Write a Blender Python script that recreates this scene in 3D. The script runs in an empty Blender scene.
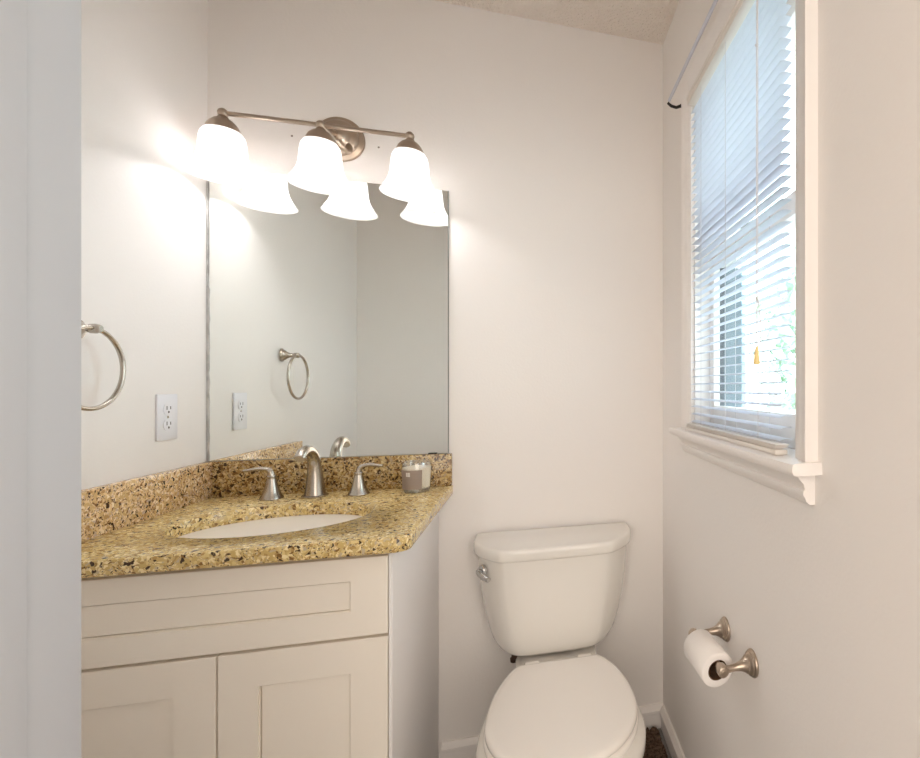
import bpy, bmesh, math, random
from mathutils import Vector, Matrix, noise

PI = math.pi
random.seed(4)
SC = bpy.context.scene
COL = SC.collection

# ------------------------------------------------------------------ camera
F_PX = 496.0
THETA = math.atan2(140.0, F_PX)
cam_d = bpy.data.cameras.new('camera')
cam = bpy.data.objects.new('camera', cam_d)
COL.objects.link(cam)
cam.location = (0.8987, -1.723, 1.213)
cam.rotation_euler = (PI / 2, 0, -THETA)
cam_d.sensor_fit = 'HORIZONTAL'
cam_d.sensor_width = 36.0
cam_d.lens = 36.0 * F_PX / 920.0
cam_d.shift_x = -215.0 / 920.0
cam_d.shift_y = 8.0 / 920.0
cam_d.clip_start = 0.02
SC.camera = cam

# ------------------------------------------------------------------ world, lights, exposure
SC.view_settings.view_transform = 'Standard'
SC.view_settings.look = 'None'
SC.view_settings.gamma = 1.0
SC.view_settings.use_curve_mapping = False
SC.view_settings.exposure = 0.95
SC.cycles.max_bounces = 14
SC.cycles.diffuse_bounces = 8
SC.cycles.glossy_bounces = 6
SC.cycles.transmission_bounces = 8
SC.cycles.transparent_max_bounces = 12
SC.cycles.sample_clamp_indirect = 6.0
SC.cycles.use_denoising = True

W_SKY = 4.6
BULB = 50.0
HALL = 20.5
world = bpy.data.worlds.new('sky')
SC.world = world
world.use_nodes = True
bgn = world.node_tree.nodes['Background']
bgn.inputs['Color'].default_value = (0.80, 0.93, 1.0, 1)
bgn.inputs['Strength'].default_value = W_SKY

ad = bpy.data.lights.new('hall_fill', 'AREA')
ad.shape = 'RECTANGLE'
ad.size, ad.size_y = 2.4, 1.8
ad.energy = HALL
ad.color = (1.0, 0.94, 0.86)
al = bpy.data.objects.new('hall_fill', ad)
COL.objects.link(al)
al.location = (0.85, -2.98, 1.40)
al.rotation_euler = (PI / 2, 0, math.radians(0))      # added fill lamp with no real source, shines through the doorway into the bathroom

# ------------------------------------------------------------------ helpers
def lin(c):
    return tuple((x / 12.92 if x <= 0.04045 else ((x + 0.055) / 1.055) ** 2.4) for x in c)


def mat(name, rgb, rough=0.5, metal=0.0, spec=0.5, srgb=True):
    m = bpy.data.materials.new(name)
    m.use_nodes = True
    b = m.node_tree.nodes['Principled BSDF']
    c = lin(rgb) if srgb else rgb
    b.inputs['Base Color'].default_value = (*c, 1)
    b.inputs['Roughness'].default_value = rough
    b.inputs['Metallic'].default_value = metal
    b.inputs['Specular IOR Level'].default_value = spec
    return m


def node(m, kind, **kw):
    n = m.node_tree.nodes.new(kind)
    for k, v in kw.items():
        setattr(n, k, v)
    return n


def bump(m, scale, strength, dist=0.002, detail=2.0, stretch=None):
    nt = m.node_tree
    tc = node(m, 'ShaderNodeTexCoord')
    src = tc.outputs['Object']
    if stretch:
        mp = node(m, 'ShaderNodeMapping')
        mp.inputs['Scale'].default_value = stretch
        nt.links.new(src, mp.inputs['Vector'])
        src = mp.outputs['Vector']
    nz = node(m, 'ShaderNodeTexNoise')
    nz.inputs['Scale'].default_value = scale
    nz.inputs['Detail'].default_value = detail
    nt.links.new(src, nz.inputs['Vector'])
    bp = node(m, 'ShaderNodeBump')
    bp.inputs['Strength'].default_value = strength
    bp.inputs['Distance'].default_value = dist
    nt.links.new(nz.outputs['Fac'], bp.inputs['Height'])
    nt.links.new(bp.outputs['Normal'], nt.nodes['Principled BSDF'].inputs['Normal'])
    return nz


def mottle(m, rgb2, scale, lo=0.4, hi=0.6, detail=3.0):
    """slight tone variation between the base colour and rgb2"""
    nt = m.node_tree
    b = nt.nodes['Principled BSDF']
    tc = node(m, 'ShaderNodeTexCoord')
    nz = node(m, 'ShaderNodeTexNoise')
    nz.inputs['Scale'].default_value = scale
    nz.inputs['Detail'].default_value = detail
    nt.links.new(tc.outputs['Object'], nz.inputs['Vector'])
    r = node(m, 'ShaderNodeValToRGB')
    r.color_ramp.elements[0].position = lo
    r.color_ramp.elements[0].color = b.inputs['Base Color'].default_value[:]
    r.color_ramp.elements[1].position = hi
    r.color_ramp.elements[1].color = (*lin(rgb2), 1)
    nt.links.new(nz.outputs['Fac'], r.inputs['Fac'])
    nt.links.new(r.outputs['Color'], b.inputs['Base Color'])


def smooth_curve(pts, it=2):
    P = [Vector(p) for p in pts]
    for _ in range(it):
        q = [P[0]]
        for a, c in zip(P, P[1:]):
            q += [a * 0.75 + c * 0.25, a * 0.25 + c * 0.75]
        P = q + [P[-1]]
    return P


class B:
    """collects shapes into one bmesh"""
    def __init__(self):
        self.bm = bmesh.new()

    def box(self, x0, x1, y0, y1, z0, z1, bev=0.0, seg=2):
        mtx = Matrix.Translation(((x0 + x1) / 2, (y0 + y1) / 2, (z0 + z1) / 2)) @ Matrix.Diagonal((abs(x1 - x0), abs(y1 - y0), abs(z1 - z0), 1))
        r = bmesh.ops.create_cube(self.bm, size=1.0, matrix=mtx)
        if bev > 0:
            vs = set(r['verts'])
            es = [e for e in self.bm.edges if e.verts[0] in vs and e.verts[1] in vs]
            bmesh.ops.bevel(self.bm, geom=es, offset=bev, segments=seg, affect='EDGES', profile=0.5, clamp_overlap=True)
        return self

    def loft(self, rings, cap0=True, cap1=True, closed=True):
        rows = [[self.bm.verts.new(p) for p in r] for r in rings]
        n = len(rows[0])
        for a, b in zip(rows, rows[1:]):
            for i in range(n if closed else n - 1):
                j = (i + 1) % n
                try:
                    self.bm.faces.new((a[i], a[j], b[j], b[i]))
                except ValueError:
                    pass
        if cap0:
            self.bm.faces.new(list(reversed(rows[0])))
        if cap1:
            self.bm.faces.new(rows[-1])
        return self

    def lathe(self, prof, org=(0, 0, 0), axis='Z', seg=40, cap0=True, cap1=True, dirv=None):
        """prof: (radius, height) along the axis from org"""
        d = Vector(dirv).normalized() if dirv is not None else {'X': Vector((1, 0, 0)), 'Y': Vector((0, 1, 0)), 'Z': Vector((0, 0, 1)), '-X': Vector((-1, 0, 0)), '-Y': Vector((0, -1, 0)), '-Z': Vector((0, 0, -1))}[axis]
        q = Vector((0, 0, 1)).rotation_difference(d)
        u, v = q @ Vector((1, 0, 0)), q @ Vector((0, 1, 0))
        o = Vector(org)
        rings = [[o + d * h + (u * math.cos(2 * PI * k / seg) + v * math.sin(2 * PI * k / seg)) * max(r, 1e-5) for k in range(seg)] for r, h in prof]
        return self.loft(rings, cap0, cap1)

    def tube(self, pts, rad, seg=14, caps=True, closed=False, flat=1.0):
        P = [Vector(p) for p in pts]
        n = len(P)
        R = rad if isinstance(rad, (list, tuple)) else [rad] * n
        T = []
        for i in range(n):
            a = P[i - 1] if (i > 0 or closed) else P[i]
            b = P[(i + 1) % n] if (i < n - 1 or closed) else P[i]
            T.append((b - a).normalized())
        up = Vector((0, 0, 1)) if abs(T[0].z) < 0.9 else Vector((1, 0, 0))
        u = T[0].cross(up).normalized()
        rings = []
        for i in range(n):
            u = (u - T[i] * u.dot(T[i])).normalized()
            v = T[i].cross(u)
            rings.append([P[i] + (u * math.cos(2 * PI * k / seg) + v * math.sin(2 * PI * k / seg) * flat) * R[i] for k in range(seg)])
        if closed:
            rings.append(rings[0])
            rows = [[self.bm.verts.new(p) for p in r] for r in rings[:-1]]
            rows.append(rows[0])
            for a, b in zip(rows, rows[1:]):
                for i in range(seg):
                    j = (i + 1) % seg
                    self.bm.faces.new((a[i], a[j], b[j], b[i]))
            return self
        return self.loft(rings, caps, caps)

    def prism(self, poly, z0, z1, bev=0.0, seg=3):
        """poly in xy extruded in z"""
        a = [self.bm.verts.new((x, y, z0)) for x, y in poly]
        b = [self.bm.verts.new((x, y, z1)) for x, y in poly]
        n = len(poly)
        fs = [self.bm.faces.new(list(reversed(a))), self.bm.faces.new(b)]
        for i in range(n):
            j = (i + 1) % n
            self.bm.faces.new((a[i], a[j], b[j], b[i]))
        if bev > 0:
            es = list(fs[1].edges)
            bmesh.ops.bevel(self.bm, geom=es, offset=bev, segments=seg, affect='EDGES', profile=0.5)
        return self

    def sweep_y(self, prof, y0, y1):
        """closed profile of (x, z) points carried from y0 to y1"""
        return self.loft([[(x, y0, z) for x, z in prof], [(x, y1, z) for x, z in prof]])

    def sweep_x(self, prof, x0, x1):
        """closed profile of (y, z) points carried from x0 to x1"""
        return self.loft([[(x0, y, z) for y, z in prof], [(x1, y, z) for y, z in prof]])

    def sweep_z(self, prof, z0, z1):
        return self.loft([[(x, y, z0) for x, y in prof], [(x, y, z1) for x, y in prof]])


def obj(name, b, m, parent=None, org=(0, 0, 0), smooth=True, angle=38):
    bm = b.bm
    bmesh.ops.recalc_face_normals(bm, faces=bm.faces)
    bmesh.ops.translate(bm, verts=bm.verts, vec=-Vector(org))
    me = bpy.data.meshes.new(name)
    bm.to_mesh(me)
    bm.free()
    if smooth:
        for p in me.polygons:
            p.use_smooth = True
        me.set_sharp_from_angle(angle=math.radians(angle))
    for mm in (m if isinstance(m, (list, tuple)) else [m]):
        me.materials.append(mm)
    o = bpy.data.objects.new(name, me)
    COL.objects.link(o)
    if parent is not None:
        o.parent = parent
    else:
        o.location = org
    return o


def tag(o, label, cat, group=None):
    o['label'] = label
    o['category'] = cat
    if group:
        o['group'] = group
    return o


class Thing:
    """an Empty at the thing's base; its parts are built in room coordinates"""
    def __init__(self, name, label, cat, loc, group=None, kind=None):
        self.o = bpy.data.objects.new(name, None)
        self.o.empty_display_size = 0.05
        COL.objects.link(self.o)
        self.o.location = loc
        self.loc = loc
        if kind:
            self.o['kind'] = kind
        else:
            tag(self.o, label, cat, group)

    def part(self, name, b, m, parent=None, label=None, smooth=True, angle=38):
        p = obj(name, b, m, parent or self.o, self.loc, smooth, angle)
        if label:
            p['label'] = label
        return p


def struct(name, b, m, smooth=False):
    o = obj(name, b, m, None, (0, 0, 0), smooth)
    o['kind'] = 'structure'
    return o


# ------------------------------------------------------------------ materials
M_wall = mat('wall_paint', (0.93, 0.912, 0.897), 0.55, spec=0.35)
bump(M_wall, 130, 0.2, 0.002, 3)
M_ceil = mat('popcorn_ceiling', (0.965, 0.925, 0.885), 0.9, spec=0.1)
bump(M_ceil, 110, 1.0, 0.014, 4)
M_trim = mat('trim_paint', (0.935, 0.915, 0.90), 0.35)
M_jamb = mat('door_jamb_dimmed', (0.75, 0.755, 0.77), 0.4)  # white frame paint, greyed to stand in for dimmer light
M_floor = mat('grey_vinyl', (0.55, 0.54, 0.53), 0.45)
mottle(M_floor, (0.47, 0.46, 0.45), 9)
M_hallfloor = M_floor
M_cab = mat('cabinet_paint', (0.955, 0.925, 0.88), 0.38)
M_cabside = mat('cabinet_side_laminate', (0.92, 0.91, 0.905), 0.45)
M_gap = mat('dark_gap', (0.30, 0.27, 0.24), 0.8)
M_porc = mat('porcelain', (0.915, 0.90, 0.875), 0.12, spec=0.55)
M_seat = mat('seat_plastic', (0.95, 0.93, 0.905), 0.22)
M_sink = mat('sink_porcelain', (0.93, 0.945, 0.975), 0.1)  # cool tint stands in for the bluish window reflection
M_nickel = mat('brushed_nickel', (0.72, 0.69, 0.65), 0.27, 1.0)
bump(M_nickel, 60, 0.06, 0.0006, 2, (1, 1, 14))
M_nickel_warm = mat('satin_nickel', (0.72, 0.66, 0.60), 0.3, 1.0)
M_chrome = mat('chrome', (0.80, 0.80, 0.80), 0.08, 1.0)
M_black = mat('black_metal', (0.09, 0.075, 0.065), 0.5)
M_mirror = mat('mirror_silver', (0.955, 0.965, 0.955), 0.0, 1.0)
M_mirroredge = mat('mirror_edge', (0.50, 0.51, 0.50), 0.4, 0.3)
M_desilver = mat('worn_mirror_edge', (0.66, 0.65, 0.64), 0.5)
mottle(M_desilver, (0.76, 0.75, 0.74), 25, 0.4, 0.6)
M_plate = mat('outlet_plastic', (0.90, 0.90, 0.92), 0.35)
M_slot = mat('outlet_slot', (0.33, 0.31, 0.32), 0.6)
M_wax = mat('candle_wax', (0.95, 0.92, 0.85), 0.5)
M_label = mat('candle_label', (0.60, 0.54, 0.50), 0.6)
M_labelmark = mat('candle_label_mark', (0.90, 0.88, 0.86), 0.6)
M_wick = mat('candle_wick', (0.75, 0.7, 0.6), 0.8)
M_paper = mat('toilet_paper', (0.94, 0.92, 0.905), 0.9, spec=0.1)
bump(M_paper, 300, 0.2, 0.001)
M_core = mat('cardboard', (0.42, 0.31, 0.22), 0.9)
M_rug = mat('brown_pile', (0.30, 0.235, 0.19), 1.0, spec=0.0)
mottle(M_rug, (0.42, 0.35, 0.30), 140)
M_rubber = mat('dark_rubber', (0.22, 0.14, 0.10), 0.7)
M_tassel = mat('wooden_tassel', (0.93, 0.83, 0.58), 0.5)
M_cord = mat('white_cord', (0.84, 0.82, 0.82), 0.8)
M_rod = mat('white_rod', (0.80, 0.81, 0.85), 0.35)
M_hole = mat('wall_plug', (0.50, 0.45, 0.42), 0.7)
M_siding = mat('blue_grey_siding', (0.60, 0.67, 0.71), 0.7)
M_shutter = mat('navy_shutter', (0.16, 0.20, 0.25), 0.6)
M_extglass = mat('house_window_glass', (0.27, 0.35, 0.40), 0.5)
M_leaf = mat('leaves', (0.66, 0.76, 0.66), 0.6)  # unnaturally pale: overexposed daylight is put into the leaf colour
mottle(M_leaf, (0.88, 0.93, 0.88), 3.5, 0.4, 0.62)
M_bark = mat('bark', (0.36, 0.31, 0.26), 0.9)
M_lawn = mat('greyed_lawn', (0.55, 0.56, 0.56), 0.9)  # lawn colour greyed for the light it bounces onto the blind slats
mottle(M_lawn, (0.62, 0.63, 0.60), 4)


def shader_mix(name, parts):
    """parts: list of (weight, bsdf node type, colour, roughness or None)"""
    m = bpy.data.materials.new(name)
    m.use_nodes = True
    nt = m.node_tree
    nt.nodes.remove(nt.nodes['Principled BSDF'])
    out = nt.nodes['Material Output']
    acc, tot = None, 0.0
    for w, t, c, r in parts:
        n = nt.nodes.new(t)
        n.inputs['Color'].default_value = (*c, 1)
        if r is not None:
            n.inputs['Roughness'].default_value = r
        if acc is None:
            acc, tot = n.outputs[0], w
        else:
            mx = nt.nodes.new('ShaderNodeMixShader')
            mx.inputs[0].default_value = w / (tot + w)
            nt.links.new(acc, mx.inputs[1])
            nt.links.new(n.outputs[0], mx.inputs[2])
            acc, tot = mx.outputs[0], tot + w
    nt.links.new(acc, out.inputs['Surface'])
    return m


M_shade = shader_mix('frosted_glass', [(0.70, 'ShaderNodeBsdfTranslucent', (0.98, 0.97, 0.96), None), (0.24, 'ShaderNodeBsdfDiffuse', (0.97, 0.96, 0.95), None), (0.08, 'ShaderNodeBsdfGlossy', (1, 1, 1), 0.25)])
M_slat = shader_mix('blind_vinyl', [(0.46, 'ShaderNodeBsdfTranslucent', (0.82, 0.86, 0.94), None), (0.50, 'ShaderNodeBsdfDiffuse', (0.80, 0.80, 0.83), None), (0.04, 'ShaderNodeBsdfGlossy', (1, 1, 1), 0.3)])
M_blind = mat('blind_rail_vinyl', (0.90, 0.875, 0.845), 0.4)
M_pane = shader_mix('window_glass', [(0.93, 'ShaderNodeBsdfTransparent', (0.96, 0.985, 0.98), None), (0.07, 'ShaderNodeBsdfGlossy', (1, 1, 1), 0.02)])
M_jar = shader_mix('clear_glass', [(0.86, 'ShaderNodeBsdfTransparent', (0.97, 0.97, 0.96), None), (0.14, 'ShaderNodeBsdfGlossy', (1, 1, 1), 0.05)])
M_jarbase = mat('thick_glass', (0.95, 0.95, 0.93), 0.05)
M_jarbase.node_tree.nodes['Principled BSDF'].inputs['Transmission Weight'].default_value = 0.85

M_bulb = bpy.data.materials.new('lit_bulb')
M_bulb.use_nodes = True
_nt = M_bulb.node_tree
_nt.nodes.remove(_nt.nodes['Principled BSDF'])
_em = _nt.nodes.new('ShaderNodeEmission')
_em.inputs['Color'].default_value = (0.985, 0.975, 1.0, 1)
_em.inputs['Strength'].default_value = BULB
_nt.links.new(_em.outputs[0], _nt.nodes['Material Output'].inputs['Surface'])


def granite(name, tint=(1, 1, 1), dark=1.0):
    """variant per piece: tint of the gold ground, share of dark flecks"""
    m = mat(name, (0.7, 0.6, 0.4), 0.16, spec=0.5)
    nt = m.node_tree
    L = nt.links.new
    b = nt.nodes['Principled BSDF']
    tc = node(m, 'ShaderNodeTexCoord')
    nz = node(m, 'ShaderNodeTexNoise')
    nz.inputs['Scale'].default_value = 55
    nz.inputs['Detail'].default_value = 3
    L(tc.outputs['Object'], nz.inputs['Vector'])
    sub = node(m, 'ShaderNodeVectorMath', operation='SUBTRACT')
    sub.inputs[1].default_value = (0.5, 0.5, 0.5)
    L(nz.outputs['Color'], sub.inputs[0])
    scl = node(m, 'ShaderNodeVectorMath', operation='SCALE')
    scl.inputs['Scale'].default_value = 0.022
    L(sub.outputs[0], scl.inputs[0])
    add = node(m, 'ShaderNodeVectorMath', operation='ADD')
    L(tc.outputs['Object'], add.inputs[0])
    L(scl.outputs[0], add.inputs[1])

    def chips(scale, stops):
        vo = node(m, 'ShaderNodeTexVoronoi')
        vo.inputs['Scale'].default_value = scale
        L(add.outputs[0], vo.inputs['Vector'])
        sep = node(m, 'ShaderNodeSeparateColor')
        L(vo.outputs['Color'], sep.inputs[0])
        r = node(m, 'ShaderNodeValToRGB')
        r.color_ramp.interpolation = 'CONSTANT'
        while len(r.color_ramp.elements) < len(stops):
            r.color_ramp.elements.new(0.5)
        for e, (p, c) in zip(r.color_ramp.elements, stops):
            e.position = min(p * dark, 0.5 * (p + 1)) if p < 0.5 else p
            e.color = (*lin(tuple(min(0.97, q * t) for q, t in zip(c, tint))), 1)
        L(sep.outputs['Red'], r.inputs['Fac'])
        return r, sep
    r1, s1 = chips(170, [(0.0, (0.24, 0.17, 0.11)), (0.12, (0.50, 0.37, 0.21)), (0.24, (0.68, 0.55, 0.34)), (0.40, (0.76, 0.65, 0.42)), (0.62, (0.84, 0.75, 0.53)), (0.82, (0.91, 0.84, 0.67)), (0.93, (0.74, 0.67, 0.56))])
    r2, s2 = chips(330, [(0.0, (0.28, 0.20, 0.13)), (0.12, (0.60, 0.47, 0.28)), (0.34, (0.79, 0.69, 0.48)), (0.7, (0.89, 0.82, 0.64)), (0.9, (0.75, 0.68, 0.56))])
    mx = node(m, 'ShaderNodeMix', data_type='RGBA')
    gt = node(m, 'ShaderNodeMath', operation='GREATER_THAN')
    gt.inputs[1].default_value = 0.5
    L(s1.outputs['Green'], gt.inputs[0])
    L(gt.outputs[0], mx.inputs['Factor'])
    L(r1.outputs['Color'], mx.inputs['A'])
    L(r2.outputs['Color'], mx.inputs['B'])
    L(mx.outputs['Result'], b.inputs['Base Color'])
    return m


M_granite = granite('gold_granite', (1.06, 1.06, 1.04), 0.62)
M_granite_back = granite('brown_gold_granite', (0.91, 0.88, 0.84), 1.35)
M_granite_side = granite('beige_granite', (1.09, 1.06, 1.14), 0.78)

# ------------------------------------------------------------------ room shell
W = 1.3403          # x of the right wall; left wall x = 0; back wall y = 0
FY = -1.245         # inner face of the front wall
H = 2.44
WY0, WY1, WZ0, WZ1 = -0.96, -0.36, 1.075, 2.055      # window opening in the right wall
DX0, DX1, DH = 0.5535, 1.3605, 2.06                    # doorway in the front wall

struct('floor', B().box(-0.9, 2.3, -3.2, 0.12, -0.06, 0.0), M_floor)
struct('ceiling', B().box(-0.9, 2.3, -3.2, 0.12, H, H + 0.06), M_ceil)
struct('wall_back', B().box(-0.12, W + 0.14, 0.0, 0.12, 0.0, H), M_wall)
struct('wall_left', B().box(-0.12, 0.0, FY, 0.0, 0.0, H), M_wall)
b = B()
b.box(W, W + 0.14, FY, WY0, 0, H).box(W, W + 0.14, WY1, 0, 0, H)
b.box(W, W + 0.14, WY0, WY1, 0, WZ0).box(W, W + 0.14, WY0, WY1, WZ1, H)
struct('wall_right', b, M_wall)
b = B()
b.box(-0.9, DX0, FY - 0.115, FY, 0, H).box(DX1, 2.3, FY - 0.115, FY, 0, H).box(DX0, DX1, FY - 0.115, FY, DH, H)
struct('wall_front', b, M_wall)
b = B()
b.box(-0.9, -0.78, -3.2, FY - 0.115, 0, H)
struct('wall_hall_left', b, M_wall)
struct('wall_hall_right', B().box(2.18, 2.3, -3.2, FY - 0.115, 0, H), M_wall)
struct('wall_hall_back', B().box(-0.78, 2.18, -3.2, -3.1, 0, H), M_wall)

# door frame: jamb, stop and casing of the doorway the camera looks through
d1 = Thing('door_1', None, None, (DX0, FY, 0), kind='structure')
b = B()
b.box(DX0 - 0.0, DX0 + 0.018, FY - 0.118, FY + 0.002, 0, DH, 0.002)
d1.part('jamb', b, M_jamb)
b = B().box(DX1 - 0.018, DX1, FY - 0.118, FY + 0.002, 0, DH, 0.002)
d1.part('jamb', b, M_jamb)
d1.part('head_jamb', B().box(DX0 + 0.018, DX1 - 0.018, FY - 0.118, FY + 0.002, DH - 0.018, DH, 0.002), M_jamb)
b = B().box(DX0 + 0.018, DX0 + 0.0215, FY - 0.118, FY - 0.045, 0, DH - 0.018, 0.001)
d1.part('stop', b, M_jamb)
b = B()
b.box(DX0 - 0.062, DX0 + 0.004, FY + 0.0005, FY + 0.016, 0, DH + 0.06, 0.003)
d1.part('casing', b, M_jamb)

# baseboards with a small cap moulding
def base_prof(s=1):
    return [(0, 0), (0.011, 0), (0.011, 0.052), (0.016, 0.056), (0.016, 0.066), (0.011, 0.072), (0.006, 0.083), (0, 0.083)]
struct('baseboard_back', B().sweep_x([(-p, z) for p, z in base_prof()], 0.6135, W), M_trim, True)
struct('baseboard_right', B().sweep_y([(W - p, z) for p, z in base_prof()], FY, -0.0165), M_trim, True)

# ------------------------------------------------------------------ window
win = Thing('window_1', None, None, (W, -0.66, 1.09), kind='structure')
jx = W + 0.14
b = B()
b.box(W, jx, WY1 - 0.010, WY1, WZ0, WZ1).box(W, jx, WY0, WY0 + 0.010, WZ0, WZ1).box(W, jx, WY0 + 0.01, WY1 - 0.01, WZ1 - 0.010, WZ1).box(W + 0.03, jx, WY0 + 0.01, WY1 - 0.01, WZ0, WZ0 + 0.014)
win.part('frame', b, M_trim, smooth=False)
gy0, gy1 = WY0 + 0.01, WY1 - 0.01


def sash(x0, z0, z1, rail_b, rail_t, name):
    st = 0.032
    b = B()
    b.box(x0, x0 + 0.03, gy0, gy0 + st, z0, z1, 0.003).box(x0, x0 + 0.03, gy1 - st, gy1, z0, z1, 0.003)
    b.box(x0, x0 + 0.03, gy0 + st, gy1 - st, z0, z0 + rail_b, 0.003).box(x0, x0 + 0.03, gy0 + st, gy1 - st, z1 - rail_t, z1, 0.003)
    s = win.part(name, b, M_trim)
    win.part('pane', B().box(x0 + 0.013, x0 + 0.017, gy0 + st, gy1 - st, z0 + rail_b, z1 - rail_t), M_pane, s, smooth=False)
sash(W + 0.045, 1.09, 1.590, 0.070, 0.040, 'lower_sash')
sash(W + 0.080, 1.560, WZ1 - 0.012, 0.065, 0.045, 'upper_sash')

M_storm = mat('grey_aluminium', (0.36, 0.42, 0.46), 0.5)
b = B().box(W + 0.0635, W + 0.0765, gy1 - 0.0335, gy1 - 0.0295, 1.150, 1.56)
win.part('gasket', b, M_shutter, label='dark gasket', smooth=False)
b = B().box(W + 0.0765, W + 0.142, gy1 - 0.006, gy1 - 0.0005, 1.10, 1.56)
win.part('storm_channel', b, M_storm, smooth=False)


def casing_prof(width):
    """(distance from the opening, thickness off the wall)"""
    return [(0.0, 0.0), (0.0, 0.010), (0.004, 0.012), (0.010, 0.012), (0.014, 0.0155), (0.030, 0.018), (width - 0.012, 0.020), (width - 0.008, 0.023), (width, 0.023), (width, 0.0)]
cw = 0.055
b = B().sweep_z([(W - t, WY0 - d + 0.003) for d, t in casing_prof(cw)], 1.092, WZ1 + cw)
win.part('casing', b, M_trim)
b = B().sweep_z([(W - t, WY1 + d - 0.003) for d, t in casing_prof(cw)], 1.092, WZ1 + cw)
win.part('casing', b, M_trim)
b = B().sweep_y([(W - t, WZ1 + d - 0.003) for d, t in casing_prof(cw)], WY0 + 0.003, WY1 - 0.003)
win.part('head_casing', b, M_trim)
# stool with a rounded nose, apron moulding below it
nose = [(W + 0.045, 1.092), (1.293, 1.092), (1.2885, 1.090), (1.287, 1.085), (1.287, 1.079), (1.2895, 1.074), (1.294, 1.072), (W, 1.072), (W, 1.0755), (W + 0.045, 1.0755)]
b = B()
b.sweep_y([p for p in nose if p[0] <= W] + [(W, 1.092)] if False else [(W, 1.092), (1.293, 1.092), (1.2885, 1.090), (1.287, 1.085), (1.287, 1.079), (1.2895, 1.074), (1.294, 1.072), (W, 1.072)], -1.024, -0.279)
b.box(W, W + 0.046, gy0, gy1, 1.0755, 1.0915)
win.part('sill', b, M_trim)
ap = [(W, 1.072), (1.310, 1.072), (1.309, 1.066), (1.314, 1.060), (1.320, 1.054), (1.322, 1.046), (1.319, 1.043), (1.319, 1.036), (1.322, 1.032), (1.324, 1.026), (1.331, 1.020), (W, 1.020)]
win.part('apron', B().sweep_y(ap, -1.003, -0.300), M_trim)

# outside: ground, neighbour's house, trees
struct('ground_outside', B().box(W + 0.2, 16, -14, 22, -0.5, -0.4), M_lawn)

hs = Thing('neighbor_house', 'pale blue-grey house with dark shutters seen through the blind', 'house', (3.6, 5.0, -0.4))
b = B()
hx0, hx1, hy = 2.35, 3.95, 5.2
b.box(hx0, hx1, hy, hy + 3.0, -0.4, 3.6)
for k in range(27):
    z = -0.3 + k * 0.145
    b.loft([[(hx0 - 0.01, hy, z), (hx1 + 0.01, hy, z), (hx1 + 0.01, hy - 0.025, z), (hx0 - 0.01, hy - 0.025, z)], [(hx0 - 0.01, hy, z + 0.14), (hx1 + 0.01, hy, z + 0.14), (hx1 + 0.01, hy - 0.005, z + 0.14), (hx0 - 0.01, hy - 0.005, z + 0.14)]])
hs.part('wall', b, M_siding, smooth=False)
b = B().loft([[(hx0 - 0.3, hy - 0.3, 3.6), (hx1 + 0.3, hy - 0.3, 3.6), (hx1 + 0.3, hy + 3.3, 3.6), (hx0 - 0.3, hy + 3.3, 3.6)], [(hx0 - 0.3, hy + 1.45, 4.4), (hx1 + 0.3, hy + 1.45, 4.4), (hx1 + 0.3, hy + 1.55, 4.4), (hx0 - 0.3, hy + 1.55, 4.4)]])
hs.part('roof', b, mat('roof_shingle', (0.35, 0.34, 0.34), 0.9), smooth=False)
sx = 3.42
b = B().box(sx, sx + 0.06, hy - 0.065, hy - 0.03, 0.85, 2.85, 0.004)
hs.part('shutter', b, M_shutter)
b = B().box(sx + 0.065, sx + 0.28, hy - 0.06, hy - 0.03, 0.85, 2.85, 0.004)
wf = hs.part('window', b, M_extglass)
b = B().box(sx + 0.065, sx + 0.28, hy - 0.066, hy - 0.058, 1.80, 1.85)
hs.part('muntin', b, M_trim, wf)


def tree(name, label, x, y, h, r, seed, n=900):
    rnd = random.Random(seed)
    t = Thing(name, label, 'tree', (x, y, -0.4), group='garden trees outside the window')
    t.part('trunk', B().tube([(x, y, -0.45), (x + 0.05, y, h * 0.3), (x, y + 0.05, h * 0.7)], [0.10, 0.08, 0.04], 10), M_bark)
    b = B()
    for k in range(n):
        th, ph = rnd.uniform(0, 2 * PI), math.acos(rnd.uniform(-1, 1))
        rr = r * rnd.uniform(0.45, 1.0)
        c = Vector((x + rr * math.sin(ph) * math.cos(th), y + rr * math.sin(ph) * math.sin(th), h * 0.55 + rr * math.cos(ph) * h * 0.45 / r))
        u = Vector((rnd.gauss(0, 1), rnd.gauss(0, 1), rnd.gauss(0, 1))).normalized()
        v = u.orthogonal().normalized()
        w = u.cross(v)
        s = rnd.uniform(0.06, 0.13)
        vs = [b.bm.verts.new(c + v * s * 1.6), b.bm.verts.new(c + w * s * 0.6 + u * 0.02), b.bm.verts.new(c - v * s * 1.6), b.bm.verts.new(c - w * s * 0.6 + u * 0.02)]
        b.bm.faces.new(vs)
    t.part('foliage', b, M_leaf, smooth=False)
tree('tree', 'pale green leafy tree outside, behind the cord tassel of the blind', 4.55, 4.4, 3.4, 0.75, 1)
tree('tree', 'pale green leafy tree outside, behind the near ends of the blind slats', 4.2, 2.65, 2.9, 0.75, 2)

# ------------------------------------------------------------------ vanity cabinet
CX = 0.604
CF = -0.535
vc = Thing('vanity_cabinet', 'cream shaker vanity cabinet under the granite countertop, one wide drawer front over two doors', 'cabinet', (0.302, -0.27, 0))
b = B()
b.box(0.003, 0.596, CF + 0.020, -0.003, 0.10, 0.868)
vc.part('body', b, M_cab)
b = B().box(0.003, 0.596, CF + 0.085, CF + 0.10, 0.0, 0.10)
vc.part('toe_kick', b, M_cab)
b = B().box(0.597, CX, CF + 0.001, -0.003, 0.0, 0.868, 0.001)
vc.part('side_panel', b, M_cabside)


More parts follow.
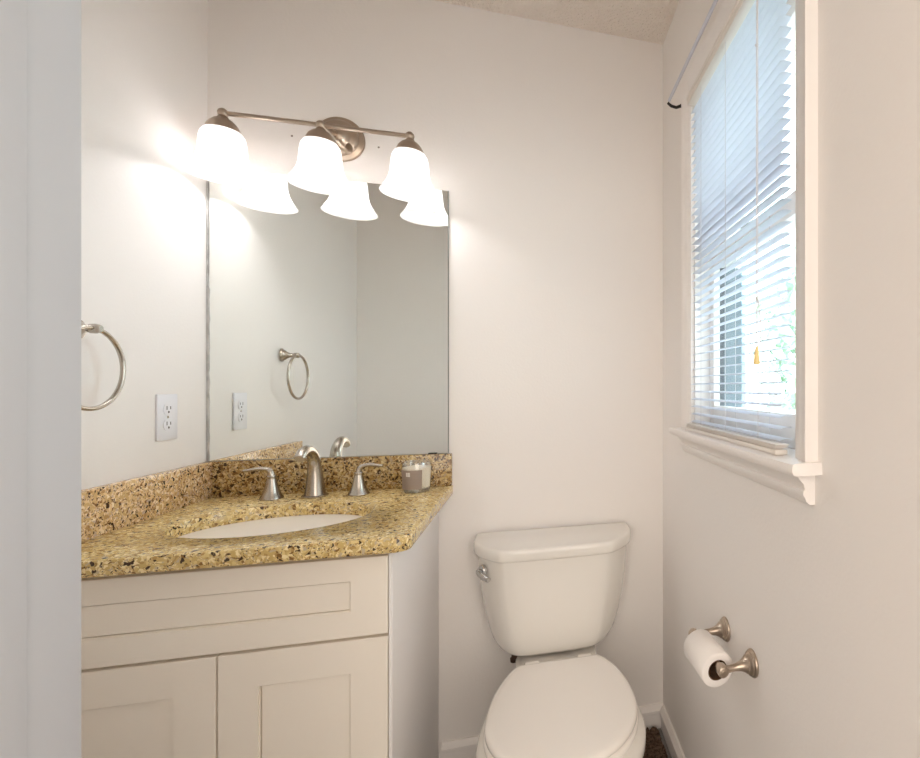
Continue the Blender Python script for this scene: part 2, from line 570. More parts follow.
def shaker(x0, x1, z0, z1, sl, sr, rb, rt):
    y0, y1 = CF - 0.001, CF + 0.019
    b = B()
    def rect(d, y, inner=False):
        a, c, e, g = (x0 + sl - d, x1 - sr + d, z0 + rb - d, z1 - rt + d) if inner else (x0 + d, x1 - d, z0 + d, z1 - d)
        return [(a, y, e), (c, y, e), (c, y, g), (a, y, g)]
    b.loft([rect(0, y1), rect(0, y0 + 0.0012), rect(0.0012, y0), rect(0.0016, y0, True), rect(0.0014, y0 + 0.003, True), rect(0, y0 + 0.0032, True), rect(0, y1, True), rect(0, y1)], False, False)
    pb = B().box(x0 + sl + 0.0016, x1 - sr - 0.0016, y0 + 0.0070, y1, z0 + rb + 0.0010, z1 - rt - 0.0020, 0.0006, 1)
    return b, pb
fb, pb = shaker(0.004, 0.5955, 0.6865, 0.8525, 0.07, 0.071, 0.056, 0.049)
p = vc.part('drawer_front', fb, M_cab)
vc.part('panel', pb, M_cab, p)
fb, pb = shaker(0.004, 0.2925, 0.105, 0.6805, 0.069, 0.069, 0.07, 0.071)
p = vc.part('door', fb, M_cab)
vc.part('panel', pb, M_cab, p)
fb, pb = shaker(0.2955, 0.5955, 0.105, 0.6805, 0.069, 0.071, 0.07, 0.071)
p = vc.part('door', fb, M_cab)
vc.part('panel', pb, M_cab, p)

# ------------------------------------------------------------------ countertop with sink hole
ct = Thing('countertop', 'golden brown speckled granite countertop with backsplash around the oval sink', 'countertop', (0.322, -0.287, 0.868))
TX, TY = 0.645, -0.576
SXc, SYc, SRX, SRY = 0.305, -0.322, 0.196, 0.156
ZT, ZB = 0.900, 0.868
rc = 0.028
outer = [(0.0, 0.0), (0.0, TY)]
for k in range(9):
    a = -PI / 2 + k * (PI / 2) / 8
    outer.append((TX - rc + rc * math.cos(a), TY + rc + rc * math.sin(a)))
outer.append((TX, 0.0))


def outline_pt(ang, poly):
    """where the ray from the sink's centre meets the counter's edge"""
    dx, dy = math.cos(ang), math.sin(ang)
    best = None
    for (x0, y0), (x1, y1) in zip(poly, poly[1:] + poly[:1]):
        ex, ey = x1 - x0, y1 - y0
        den = dx * ey - dy * ex
        if abs(den) < 1e-12:
            continue
        t = ((x0 - SXc) * ey - (y0 - SYc) * ex) / den
        s = ((x0 - SXc) * dy - (y0 - SYc) * dx) / den
        if t > 0 and -1e-9 <= s <= 1 + 1e-9 and (best is None or t < best):
            best = t
    return SXc + dx * best, SYc + dy * best
angs = sorted([2 * PI * k / 96 for k in range(96)] + [math.atan2(y - SYc, x - SXc) % (2 * PI) for x, y in outer])


def shrink(pt, d):
    x, y = pt
    return (x - (d if x > TX - 0.03 else 0), y + (d if y < TY + 0.03 else 0))
rings = []
e = 0.004
el = [(SXc + SRX * math.cos(a), SYc + SRY * math.sin(a)) for a in angs]
el2 = [(SXc + (SRX + 0.003) * math.cos(a), SYc + (SRY + 0.003) * math.sin(a)) for a in angs]
op = [outline_pt(a, outer) for a in angs]
rings.append([(x, y, ZB) for x, y in el])
rings.append([(x, y, ZT - 0.003) for x, y in el])
rings.append([(x, y, ZT) for x, y in el2])
rings.append([(*shrink(q, e), ZT) for q in op])
rings.append([(*shrink(q, e * 0.3), ZT - e * 0.3) for q in op])
rings.append([(*q, ZT - e) for q in op])
rings.append([(*q, ZB + e) for q in op])
rings.append([(*shrink(q, e * 0.3), ZB + e * 0.3) for q in op])
rings.append([(*shrink(q, e), ZB) for q in op])
rings.append([(x, y, ZB) for x, y in el])
ct.part('slab', B().loft(rings, False, False), M_granite, angle=50)
ct.part('backsplash', B().box(0.0205, TX - 0.001, -0.020, -0.0, ZT, 1.0015, 0.002), M_granite_back)
ct.part('side_splash', B().box(0.0, 0.020, TY + 0.012, -0.0, ZT, 1.0015, 0.002), M_granite_side)

# undermount sink
sk = Thing('sink', 'white oval undermount sink set in the granite countertop', 'sink', (SXc, SYc, 0.73))
prof = [(1.06, 0.8678), (1.02, 0.8678), (1.0, 0.862), (0.985, 0.84), (0.95, 0.80), (0.86, 0.768), (0.66, 0.748), (0.35, 0.738), (0.11, 0.735)]
inner = [[(SXc + SRX * s * math.cos(2 * PI * k / 64), SYc + SRY * s * math.sin(2 * PI * k / 64), z) for k in range(64)] for s, z in prof]
outr = [[(SXc + (SRX * s + 0.008) * math.cos(2 * PI * k / 64), SYc + (SRY * s + 0.008) * math.sin(2 * PI * k / 64), z - 0.009) for k in range(64)] for s, z in reversed(prof)]
sk.part('basin', B().loft(inner + outr + [inner[0]], False, False), M_sink, angle=60)
sk.part('drain', B().lathe([(0.0, 0.002), (0.012, 0.003), (0.016, 0.002), (0.023, 0.004), (0.0235, 0.0)], (SXc, SYc, 0.7345), 'Z', 32, False, False), M_chrome)

# ------------------------------------------------------------------ faucet (spout and two lever handles)
fc = Thing('faucet', 'brushed nickel faucet with arched spout and two lever handles behind the sink', 'faucet', (0.292, -0.085, ZT))
b = B()
fx, fy = 0.294, -0.080
path, rad = [], []
ctl = [(0.000, 0.9006, 0.0275), (0.000, 0.906, 0.0265), (0.000, 0.925, 0.0235), (0.000, 0.95, 0.0205), (-0.001, 0.972, 0.0182), (-0.004, 0.992, 0.0162)]
for dy, z, r in ctl:
    path.append((fx, fy + dy, z)); rad.append(r)
cxa, cza, Ra = fy - 0.004 - 0.046, 0.993, 0.046
for k in range(1, 13):
    a = k * (math.radians(143)) / 12
    path.append((fx, cxa + Ra * math.cos(a) * 1.0 - 0.012 * k / 12, cza + Ra * math.sin(a)))
    rad.append(0.0160 - 0.0040 * k / 12)
b.tube(path, rad, 28)
sp = fc.part('spout', b, M_nickel, angle=60)
b = B().lathe([(0.0, 0.0), (0.031, 0.0), (0.0325, 0.002), (0.0325, 0.0045), (0.030, 0.006), (0.0, 0.006)], (fx, fy, ZT + 0.0003), 'Z', 40, False, False)
fc.part('spout_base', b, M_nickel)


def handle(hx, sgn):
    b = B()
    b.lathe([(0.0, 0.0), (0.0265, 0.0), (0.0275, 0.002), (0.0268, 0.005), (0.0235, 0.010), (0.0185, 0.024), (0.0140, 0.042), (0.0112, 0.056), (0.0105, 0.060), (0.0112, 0.0615), (0.0112, 0.064), (0.0098, 0.066), (0.0, 0.066)], (hx, fy - 0.004, ZT + 0.0003), 'Z', 36, False, False)
    h = fc.part('handle', b, M_nickel)
    lb = B()
    pts, rr = [], []
    for k in range(7):
        a = k * (PI / 2) / 6
        pts.append((hx + sgn * 0.014 * (1 - math.cos(a)), fy - 0.004, ZT + 0.064 + 0.020 * math.sin(a)))
        rr.append(0.0092 - 0.0025 * k / 6)
    for k in range(1, 6):
        pts.append((hx + sgn * (0.014 + 0.050 * k / 5), fy - 0.004 - 0.004 * k / 5, ZT + 0.084 + 0.002 * math.sin(k)))
        rr.append(0.0066 - 0.0018 * k / 5)
    lb.tube(pts, rr, 18, flat=0.85)
    fc.part('lever', lb, M_nickel, h, angle=60)
handle(0.191, -1)
handle(0.405, 1)

# ------------------------------------------------------------------ candle
cx, cy = 0.557, -0.078
cd = Thing('candle', 'cream candle in a clear glass tumbler with a taupe label on the counter corner', 'candle', (cx, cy, ZT))
b = B().lathe([(0.033, 0.0), (0.0365, 0.002), (0.0375, 0.010), (0.0415, 0.088), (0.0407, 0.0895), (0.0397, 0.088), (0.0360, 0.012), (0.0, 0.011)], (cx, cy, ZT + 0.0002), 'Z', 48, True, False)
cd.part('jar', b, M_jar, angle=50)
cd.part('jar_base', B().lathe([(0.0, 0.001), (0.0345, 0.001), (0.0358, 0.004), (0.0352, 0.0105), (0.0, 0.0105)], (cx, cy, ZT + 0.0002), 'Z', 48, False, False), M_jarbase)
wx = cd.part('wax', B().lathe([(0.0, 0.0125), (0.0356, 0.0128), (0.0386, 0.0715), (0.0383, 0.0725), (0.0, 0.0725)], (cx, cy, ZT + 0.0002), 'Z', 48, False, False), M_wax)
cd.part('wick', B().tube([(cx, cy, ZT + 0.070), (cx + 0.001, cy, ZT + 0.079)], 0.0012, 8), M_wick, wx)
cam_az = math.atan2(-1.723 - cy, 0.8987 - cx)
b = B()
a0, a1 = cam_az - math.radians(88), cam_az + math.radians(20)


def arc_patch(b, a0, a1, z0, z1, dr, n=20):
    def rr(z):
        return 0.0371 + (0.0411 - 0.0371) * (z - 0.010) / 0.078 + dr
    b.loft([[(cx + rr(z0) * math.cos(a0 + (a1 - a0) * k / n), cy + rr(z0) * math.sin(a0 + (a1 - a0) * k / n), ZT + z0) for k in range(n + 1)], [(cx + rr(z1) * math.cos(a0 + (a1 - a0) * k / n), cy + rr(z1) * math.sin(a0 + (a1 - a0) * k / n), ZT + z1) for k in range(n + 1)]], False, False, False)
    return b
lb = cd.part('label', arc_patch(b, a0, a1, 0.0115, 0.0685, 0.0009), M_label)
b = B()
am = cam_az - math.radians(35)
for i in range(2):
    for j in range(2):
        aa = am + (i - 0.5) * math.radians(9)
        arc_patch(b, aa - math.radians(3.9), aa + math.radians(3.9), 0.050 + j * 0.0062, 0.0555 + j * 0.0062, 0.0013, 3)
cd.part('emblem', b, M_labelmark, lb, 'small white square mark')

# ------------------------------------------------------------------ mirror
mr = Thing('mirror', 'large frameless wall mirror above the granite backsplash', 'mirror', (0.317, 0.0, 1.003))
mr.part('glass', B().box(0.0075, 0.6315, -0.0062, -0.0005, 1.003, 1.838), M_mirror, smooth=False)
mr.part('edge', B().box(0.6316, 0.6345, -0.0066, -0.0005, 1.003, 1.838), M_mirroredge, label='dark cut edge')
b = B()
n = 60
L1, L2 = [], []
for k in range(n + 1):
    z = 1.003 + 0.835 * k / n
    wv = 0.0060 + 0.0022 * noise.noise((0, 0, z * 38)) + (0.001 if z < 1.5 else -0.002)
    L1.append((0.0012, z)); L2.append((0.0012 + wv, z))
rows = [[(x, y, z) for x, z, y in ((a[0], a[1], -0.0005), (c[0], c[1], -0.0005), (c[0], c[1], -0.0072), (a[0], a[1], -0.0072))] for a, c in zip(L1, L2)]
b.loft(rows)
mr.part('worn_edge', b, M_desilver, label='uneven grey left edge', smooth=False)
mr.part('clip', B().box(0.575, 0.600, -0.0095, -0.0063, 1.0018, 1.0055, 0.001), M_black, label='small black clip at the lower edge')

# ------------------------------------------------------------------ vanity light
LY, LZ = -0.12, 1.945
LXS = [0.0965, 0.3225, 0.5475]
vl = Thing('vanity_light', 'three-light brushed nickel vanity fixture with frosted bell shades over the mirror', 'wall light', (0.3225, 0.0, LZ))
b = B()
b.lathe([(0.066, 0.0005), (0.067, 0.005), (0.065, 0.010), (0.058, 0.013), (0.054, 0.0145), (0.052, 0.021), (0.047, 0.025), (0.036, 0.027), (0.032, 0.030), (0.028, 0.040), (0.018, 0.048), (0.0, 0.051)], (0.332, 0.0, 1.962), '-Y', 56, True, False)
vl.part('backplate', b, M_nickel_warm)
b = B()
b.tube(smooth_curve([(0.3235, -0.116, 1.943), (0.334, -0.100, 1.931), (0.350, -0.076, 1.914), (0.364, -0.052, 1.906), (0.370, -0.036, 1.914), (0.362, -0.026, 1.935), (0.345, -0.020, 1.952)]), 0.0085, 14, flat=0.6)
b.tube([(0.330, -0.03, 1.962), (0.3235, LY, LZ)], [0.011, 0.0085], 16)
vl.part('arm', b, M_nickel_warm)
b = B().tube([(LXS[0], LY, LZ), (LXS[2], LY, LZ)], 0.0062, 18)
vl.part('bar', b, M_nickel_warm)
for i, lx in enumerate(LXS):
    b = B().lathe([(0.0, -0.0125), (0.006, -0.011), (0.0105, -0.0065), (0.0122, 0.0), (0.0105, 0.0065), (0.006, 0.011), (0.0, 0.0125)], (lx, LY, LZ), 'Z', 24, False, False)
    vl.part('finial', b, M_nickel_warm)
    b = B().lathe([(0.0, -0.006), (0.0090, -0.008), (0.0115, -0.011), (0.013, -0.015), (0.021, -0.020), (0.030, -0.030), (0.0355, -0.041), (0.038, -0.048), (0.0385, -0.051), (0.0365, -0.051), (0.034, -0.044), (0.027, -0.031), (0.0, -0.026)], (lx, LY, LZ), 'Z', 40, False, False)
    vl.part('socket_cup', b, M_nickel_warm)
    zr = 1.779
    sh = [(0.0335, 0.1185), (0.0405, 0.115), (0.0465, 0.104), (0.0490, 0.088), (0.0502, 0.070), (0.0520, 0.052), (0.0560, 0.036), (0.0625, 0.022), (0.0710, 0.009), (0.0765, 0.001), (0.0778, -0.0008)]
    full = [(r, z) for r, z in sh] + [(0.0780, -0.0018), (0.0768, -0.0022), (0.0755, -0.0012)] + [(r - 0.0028, z - 0.0006) for r, z in reversed(sh[:-1])]
    s = vl.part('shade', B().lathe(full, (lx, LY, zr), 'Z', 48, False, False), M_shade, angle=70)
    b = B().lathe([(0.0, -0.0185), (0.009, -0.0160), (0.0155, -0.0095), (0.0180, 0.0), (0.0160, 0.009), (0.0115, 0.017), (0.0085, 0.022), (0.0, 0.022)], (lx, LY, 1.812), 'Z', 24, False, False)
    vl.part('bulb', b, M_bulb, s)
    b = B().lathe([(0.0, 0.0225), (0.0095, 0.0225), (0.0135, 0.040), (0.0135, 0.100), (0.0, 0.100)], (lx, LY, 1.812), 'Z', 20, False, False)
    vl.part('socket', b, M_trim, s)

for px_, pz_, side in ((0.2056, 1.957, 'left'), (0.4341, 1.953, 'right')):
    b = B().lathe([(0.0, 0.0012), (0.0022, 0.001), (0.003, 0.0)], (px_, -0.0003, pz_), '-Y', 14, False, True)
    tag(obj('screw_plug', b, M_hole, None, (px_, 0, pz_)), 'tiny screw plug in the wall above the mirror, ' + ('left' if side == 'left' else 'right') + ' of the middle lamp', 'screw', 'old screw plugs above the mirror')

# ------------------------------------------------------------------ towel ring
ry, rz = -0.457, 1.2505
tr = Thing('towel_ring', 'brushed nickel towel ring on the left wall above the granite side splash', 'towel ring', (0, -0.435, 1.333))
b = B().lathe([(0.024, 0.0003), (0.0245, 0.004), (0.0235, 0.008), (0.019, 0.0095), (0.018, 0.014), (0.013, 0.019), (0.009, 0.026), (0.0072, 0.034), (0.0072, 0.038), (0.0095, 0.041), (0.0100, 0.050), (0.0085, 0.056), (0.0, 0.057)], (0, -0.436, 1.3305), 'X', 36, True, False, dirv=(1, -0.22, 0))
tr.part('post', b, M_nickel)
b = B().tube([(0.0475, ry + 0.081 * math.sin(2 * PI * k / 72), rz + 0.081 * math.cos(2 * PI * k / 72)) for k in range(72)], 0.0046, 12, closed=True)
tr.part('ring', b, M_nickel, angle=80)

# ------------------------------------------------------------------ outlet
oy, oz = -0.168, 1.137
ol = Thing('outlet', 'white duplex wall outlet on the left wall beside the mirror', 'outlet', (0, oy, oz))
pl_ = ol.part('plate', B().box(0.0003, 0.0058, oy - 0.036, oy + 0.036, oz - 0.058, oz + 0.058, 0.0022), M_plate)
for s in (1, -1):
    zc = oz + s * 0.0196
    b = B()
    poly = []
    for k in range(40):
        a = 2 * PI * k / 40
        poly.append((0.0172 * math.cos(a), max(-0.0135, min(0.0135, 0.0172 * math.sin(a)))))
    b.loft([[(x, oy + u, zc + v) for u, v in poly] for x in (0.0057, 0.0074)])
    rcp = ol.part('receptacle', b, M_plate, angle=30)
    b = B()
    b.box(0.0072, 0.0077, oy - 0.0078, oy - 0.0052, zc - 0.001, zc + 0.0085).box(0.0072, 0.0077, oy + 0.0052, oy + 0.0078, zc, zc + 0.0075)
    b.lathe([(0.0, 0.0005), (0.0029, 0.0005), (0.0029, 0.0)], (0.0072, oy, zc - 0.0068), 'X', 14, False, True)
    ol.part('slot', b, M_slot, rcp, smooth=False)
ol.part('screw', B().lathe([(0.0, 0.0012), (0.0025, 0.0009), (0.0033, 0.0)], (0.0057, oy, oz), 'X', 16, False, True), M_nickel, pl_)

# ------------------------------------------------------------------ toilet
TC = 0.962
tl = Thing('toilet', 'white two-piece toilet with its lid closed, against the back wall', 'toilet', (TC, -0.36, 0))


def smooth_poly(pts, it=3):
    for _ in range(it):
        q = []
        for (x0, y0), (x1, y1) in zip(pts, pts[1:] + pts[:1]):
            q.append((0.75 * x0 + 0.25 * x1, 0.75 * y0 + 0.25 * y1))
            q.append((0.25 * x0 + 0.75 * x1, 0.25 * y0 + 0.75 * y1))
        pts = q
    return pts


def tank_outline(hw, front, back, ch):
    """flat back, straight sides, chamfered front corners, slightly bowed front"""
    def near(p, q, d):
        L = math.hypot(q[0] - p[0], q[1] - p[1])
        return (p[0] + (q[0] - p[0]) * d / L, p[1] + (q[1] - p[1]) * d / L)
    A, P1, P2 = (-hw, back), (-hw, front + ch * 1.15), (-hw + ch, front)
    Q2, Q1, Z_ = (hw - ch, front), (hw, front + ch * 1.15), (hw, back)
    raw = [A, A, near(P1, A, 0.03), near(P1, P2, 0.03), near(P2, P1, 0.016), near(P2, Q2, 0.016), (0, front - 0.002), near(Q2, P2, 0.016), near(Q2, Q1, 0.016), near(Q1, Q2, 0.03), near(Q1, Z_, 0.03), Z_, Z_]
    pts = smooth_poly(raw, 3)
    return [(TC + x, y) for x, y in pts]
secs = [(0.408, 0.152, -0.170, 0.050), (0.410, 0.166, -0.180, 0.054), (0.419, 0.179, -0.187, 0.060), (0.440, 0.193, -0.192, 0.066), (0.47, 0.203, -0.196, 0.070), (0.51, 0.2125, -0.200, 0.074), (0.56, 0.2215, -0.203, 0.077), (0.62, 0.2290, -0.206, 0.079), (0.67, 0.2325, -0.208, 0.080), (0.712, 0.2340, -0.209, 0.080)]
tl.part('tank', B().loft([[(x, y, z) for x, y in tank_outline(hw, fr, -0.022, ch)] for z, hw, fr, ch in secs]), M_porc, angle=60)
lid = [(0.704, 0.238, -0.213, 0.080), (0.706, 0.2435, -0.218, 0.081), (0.712, 0.2460, -0.2205, 0.082), (0.730, 0.2465, -0.221, 0.082), (0.737, 0.2455, -0.2195, 0.082), (0.7405, 0.2430, -0.2170, 0.081), (0.7422, 0.2380, -0.2120, 0.080)]
tl.part('tank_lid', B().loft([[(x, y, z) for x, y in tank_outline(hw, fr, -0.014, ch)] for z, hw, fr, ch in lid]), M_porc, angle=60)

# flush lever on the left chamfer of the tank
b = B()
l0 = Vector((TC - 0.214, -0.150, 0.668))
nrm = Vector((-0.78, -0.62, 0)).normalized()
b.lathe([(0.0165, -0.006), (0.0168, 0.003), (0.014, 0.006), (0.0, 0.007)], l0, 'Z', 28, True, False, dirv=nrm)
tng = Vector((0.62, -0.78, 0)).normalized()
b.tube([l0 + nrm * 0.004, l0 + nrm * 0.012, l0 + nrm * 0.015 + tng * 0.012 + Vector((0, 0, -0.003)), l0 + nrm * 0.014 + tng * 0.032 + Vector((0, 0, -0.010)), l0 + nrm * 0.012 + tng * 0.050 + Vector((0, 0, -0.014))], [0.006, 0.0085, 0.0090, 0.0085, 0.0075], 14, flat=1.0)
tl.part('flush_lever', b, M_chrome, label='small chrome lever', angle=60)

ey = -0.49


def egg(hw, fr, bk, yc, ycut, n=72):
    """plan outline: long back half cut straight at ycut, shorter front half"""
    out = []
    for k in range(n):
        a = 2 * PI * k / n
        s, c = math.sin(a), math.cos(a)
        x = hw * s
        y = yc + (bk if c > 0 else fr) * c
        if y > ycut:
            y = ycut
            x = math.copysign(min(abs(x) if c <= 0 else hw * math.sqrt(max(0, 1 - ((ycut - yc) / bk) ** 2)) * min(1.0, abs(s) / max(1e-6, math.sqrt(max(0, 1 - ((ycut - yc) / bk) ** 2)))), hw), x)
        out.append((TC + 0.003 + x, y))
    return out
# lid, seat
lidr = [(0.4135, 0.176, 0.187, 0.2985), (0.4150, 0.1785, 0.190, 0.3005), (0.4250, 0.1790, 0.1905, 0.301), (0.4290, 0.1770, 0.1885, 0.2990), (0.4315, 0.1720, 0.1835, 0.2940), (0.4328, 0.160, 0.171, 0.281), (0.4332, 0.09, 0.10, 0.20)]
tl.part('lid', B().loft([[(x, y, z) for x, y in egg(hw, fr, bk, ey, -0.262 - (0.3005 - bk) * 0.6)] for z, hw, fr, bk in lidr]), M_seat, angle=70)
seat = [(0.3945, 0.176, 0.188, 0.300), (0.3955, 0.1805, 0.192, 0.303), (0.4060, 0.1815, 0.193, 0.304), (0.4105, 0.1790, 0.190, 0.301), (0.4118, 0.172, 0.184, 0.295)]
tl.part('seat', B().loft([[(x, y, z) for x, y in egg(hw, fr, bk, ey - 0.002, -0.255)] for z, hw, fr, bk in seat]), M_seat, angle=70)
for s in (-1, 1):
    b = B().box(TC + 0.003 + s * 0.075 - 0.022, TC + 0.003 + s * 0.075 + 0.022, -0.262, -0.238, 0.394, 0.426, 0.006, 3)
    tl.part('hinge', b, M_seat)
# bowl: rim and pedestal
bs = [(0.0, 0.105, 0.20, 0.26, -0.40), (0.012, 0.112, 0.21, 0.27, -0.40), (0.05, 0.110, 0.205, 0.27, -0.40), (0.12, 0.112, 0.195, 0.27, -0.41), (0.20, 0.130, 0.195, 0.29, -0.44), (0.27, 0.160, 0.200, 0.32, -0.475), (0.32, 0.181, 0.204, 0.35, -0.495), (0.355, 0.1965, 0.208, 0.36, -0.502), (0.378, 0.1970, 0.208, 0.36, -0.503), (0.388, 0.1930, 0.203, 0.355, -0.503), (0.3935, 0.180, 0.195, 0.345, -0.503)]
bowl = B().loft([[(x, y, z) for x, y in egg(hw, fr, bk, yc, -0.235)] for z, hw, fr, bk, yc in bs])
# deck that carries the tank
dk = [(0.10, 0.085, -0.26), (0.25, 0.095, -0.26), (0.33, 0.112, -0.27), (0.376, 0.119, -0.275), (0.393, 0.119, -0.278), (0.398, 0.114, -0.275)]
bowl.loft([[(x, y, z) for x, y in [(TC + q[0], q[1]) for q in smooth_poly([(-hw, -0.05), (-hw, fr), (-hw * 0.8, fr - 0.01), (hw * 0.8, fr - 0.01), (hw, fr), (hw, -0.05)], 2)]] for z, hw, fr in dk])
tl.part('bowl', bowl, M_porc, angle=60)
b = B().prism([(TC - 0.09, -0.145), (TC + 0.09, -0.145), (TC + 0.09, -0.06), (TC - 0.09, -0.06)], 0.3975, 0.4085)
tl.part('tank_gasket', b, M_rubber, smooth=False)
for s in (-1,):
    b = B().lathe([(0.0, 0.0), (0.012, 0.0), (0.013, 0.010), (0.009, 0.014), (0.009, 0.030), (0.0, 0.030)], (TC + s * 0.123, -0.145, 0.383), 'Z', 16, False, False)
    tl.part('tank_bolt', b, M_rubber, label='dark bolt below the tank')

# ------------------------------------------------------------------ toilet paper holder and roll
py0, py1, pz = -0.764, -0.612, 0.633
PX = W - 0.070
th_ = Thing('toilet_paper_holder', 'satin nickel toilet paper holder with two posts on the right wall', 'toilet paper holder', (W, (py0 + py1) / 2, pz))
heads = {py0: Vector((1.271, py0, 0.6275)), py1: Vector((1.259, py1, 0.6310))}
rax = (heads[py1] - heads[py0]).normalized()
for y in (py0, py1):
    base = Vector((W, y, pz))
    dv = heads[y] - base
    L = dv.length
    b = B().lathe([(0.0275, 0.0003), (0.0280, 0.003), (0.0265, 0.006), (0.0235, 0.0075), (0.0235, 0.010), (0.0205, 0.0125), (0.0180, 0.014), (0.0180, 0.017)], base, '-X', 36, True, True)
    b.lathe([(0.0180, 0.016), (0.0140, 0.021), (0.0095, 0.030), (0.0072, 0.042), (0.0072, L - 0.014), (0.0080, L - 0.010)], base, '-X', 36, True, True, dirv=dv)
    sgn = 1 if y == py0 else -1
    b.lathe([(0.0, -0.010), (0.0085, -0.010), (0.0112, -0.0085), (0.0118, -0.006), (0.0118, 0.010), (0.0105, 0.0125), (0.0, 0.0130)], heads[y], 'Y', 28, False, False, dirv=rax * sgn)
    p = th_.part('post', b, M_nickel_warm)
    b = B().lathe([(0.0, 0.0012), (0.005, 0.001), (0.006, 0.0)], heads[y] - rax * sgn * 0.0098, 'Y', 18, False, True, dirv=-rax * sgn)
    th_.part('cap', b, M_nickel_warm, p)
b = B().tube([heads[py0] + rax * 0.010, heads[py1] - rax * 0.010], 0.0075, 18)
th_.part('roller', b, M_nickel_warm)

# the roll hangs on the roller: core radius 0.020, so it sits 0.0125 lower
RO, RI, RLEN = 0.0368, 0.0218, 0.106
r0 = heads[py0] + rax * 0.0225 + Vector((0, 0, -0.0121))
rl = Thing('toilet_paper_roll', 'half-used white toilet paper roll hanging on the nickel holder', 'toilet paper', tuple(r0))
b = B().lathe([(RI, 0.0), (RO - 0.002, 0.0), (RO, 0.002), (RO, RLEN - 0.002), (RO - 0.002, RLEN), (RI, RLEN), (RI, 0.0)], r0, 'Y', 56, False, False, dirv=rax)
rl.part('paper', b, M_paper, angle=50)
b = B().lathe([(RI - 0.0003, 0.0005), (RI - 0.0003, RLEN - 0.0005), (RI - 0.0018, RLEN - 0.0005), (RI - 0.0018, 0.0005), (RI - 0.0003, 0.0005)], r0, 'Y', 40, False, False, dirv=rax)
rl.part('core', b, M_core, label='brown cardboard core')

# ------------------------------------------------------------------ window blind
BXc = 1.337
bl0, bl1 = -0.911, -0.380
BRx, br0, br1 = 1.3175, -0.932, -0.386      # the bottom rail rests on the sill, a little into the room
bd = Thing('window_blind', 'white horizontal slat blind lowered over the window in the right wall', 'blind', (BXc, -0.65, 1.094))
hz = 2.040
b = B().box(BXc - 0.0215, BXc + 0.0125, -0.946, -0.374, hz - 0.026, hz - 0.002, 0.001)
b.box(BXc - 0.0235, BXc - 0.0205, -0.946, -0.374, hz - 0.012, hz, 0.0008)
bd.part('headrail', b, M_blind)
b = B()
zs = []
z = 1.117
while z < hz - 0.030:
    zs.append(z)
    z += 0.0208


def slat(b, z, tilt, jit=0.0):
    n = 6
    up, dn = [], []
    for k in range(n + 1):
        t = -1 + 2 * k / n
        x, h = 0.0125 * t, 0.0024 * (1 - t * t)
        ca, sa = math.cos(tilt), math.sin(tilt)
        X, Z = x * ca - h * sa, x * sa + h * ca
        up.append((BXc + X, z + Z))
        dn.append((BXc + X, z + Z - 0.0006))
    pr = up + list(reversed(dn))
    b.loft([[(x, bl0 + jit, zz) for x, zz in pr], [(x, bl1 + jit, zz) for x, zz in pr]])
TILT = math.radians(6)
for z in zs:
    slat(b, z, TILT + random.uniform(-0.02, 0.02), random.uniform(-0.0012, 0.0012))
bd.part('slat_panel', b, M_slat, angle=60)
b = B().box(BRx - 0.0125, BRx + 0.0125, br0, br1, 1.0925, 1.1025, 0.0025)
rail = bd.part('bottom_rail', b, M_blind)
b = B()
for k in range(3):
    b.box(BRx - 0.0120 + 0.001 * k, BRx + 0.0130 + 0.001 * k, br0 + 0.004 - 0.002 * k, br1 - 0.003, 1.1045 + 0.0026 * k, 1.1062 + 0.0026 * k, 0.0005)
bd.part('resting_slats', b, M_blind)
for y in (bl0 + 0.09, (bl0 + bl1) / 2, bl1 - 0.09):
    b = B()
    for dx in (-0.0128, 0.0128):
        b.tube([(BXc + dx, y, 1.112), (BXc + dx, y, hz - 0.024)], 0.0006, 6)
    bd.part('ladder_cord', b, M_cord)
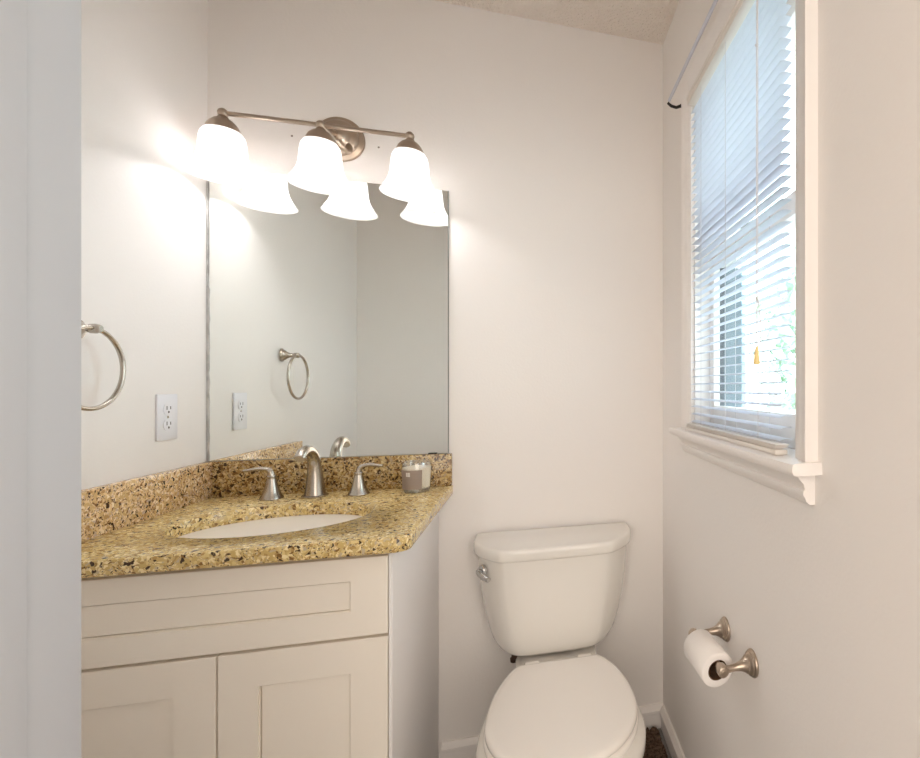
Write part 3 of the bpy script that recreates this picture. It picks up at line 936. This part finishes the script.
# pull cord with knots and a wooden tassel
cyy, cxx = -0.862, 1.3025
b = B()
b.tube([(cxx + 0.006, cyy, hz - 0.02), (cxx, cyy, hz - 0.06), (cxx, cyy, 1.6), (cxx, cyy, 1.288)], 0.0011, 8)
b.tube([(cxx + 0.006, cyy - 0.008, hz - 0.02), (cxx, cyy - 0.006, hz - 0.06), (cxx, cyy - 0.003, 1.88)], 0.0010, 8)
for zz in (1.86, 1.382):
    b.lathe([(0.0, -0.004), (0.0028, -0.002), (0.003, 0.001), (0.0, 0.004)], (cxx, cyy, zz), 'Z', 12, False, False)
b.tube([(cxx, cyy, 1.382), (cxx - 0.001, cyy - 0.010, 1.372), (cxx - 0.001, cyy - 0.017, 1.345), (cxx, cyy - 0.018, 1.310), (cxx, cyy - 0.017, 1.295)], 0.0011, 8)
b.lathe([(0.0, -0.003), (0.0024, 0.0), (0.0, 0.003)], (cxx, cyy - 0.018, 1.306), 'Z', 10, False, False)
pc = bd.part('pull_cord', b, M_cord)
b = B().lathe([(0.0, 0.036), (0.0028, 0.034), (0.0045, 0.024), (0.0066, 0.006), (0.0064, 0.001), (0.0, 0.0)], (cxx, cyy, 1.255), 'Z', 18, False, False)
bd.part('tassel', b, M_tassel, pc, 'pale wooden tassel')

# ------------------------------------------------------------------ curtain rod over the window
cr = Thing('curtain_rod', 'slim white curtain rod on a black bracket above the window', 'curtain rod', (1.2975, -0.62, 2.098))
cr.part('rod', B().tube([(1.2975, -0.243, 2.098), (1.2975, -1.08, 2.098)], 0.0045, 14), M_rod)
b = B()
for y in (-0.237, -1.083):
    b = B().tube([(1.2945, y, 2.094), (1.306, y, 2.086), (1.322, y, 2.0835), (1.333, y, 2.089), (W - 0.0005, y, 2.092)], [0.004, 0.0045, 0.0045, 0.0045, 0.006], 10)
    cr.part('bracket', b, M_black, label='black bracket')

# ------------------------------------------------------------------ bath rug beside the toilet
rnd = random.Random(9)
b = B()
rx0, rx1, ry0, ry1 = 1.165, 1.316, -0.74, -0.024
nx, ny = 26, 110
rows = []
for j in range(ny + 1):
    row = []
    for i in range(nx + 1):
        x, y = rx0 + (rx1 - rx0) * i / nx, ry0 + (ry1 - ry0) * j / ny
        ed = min(i, nx - i, j, ny - j)
        h = 0.002 if ed == 0 else 0.012 + rnd.uniform(0, 0.014)
        row.append((x + rnd.uniform(-0.003, 0.003), y + rnd.uniform(-0.003, 0.003), h))
    rows.append(row)
b.loft(rows, False, False, False)
b.loft([[(rx0, ry0, 0.0005), (rx1, ry0, 0.0005)], [(rx0, ry1, 0.0005), (rx1, ry1, 0.0005)]], False, False, False)
tag(obj('bath_rug', b, M_rug, None, (1.23, -0.40, 0.0), smooth=False), 'dark brown shaggy bath rug on the floor beside the toilet', 'rug')
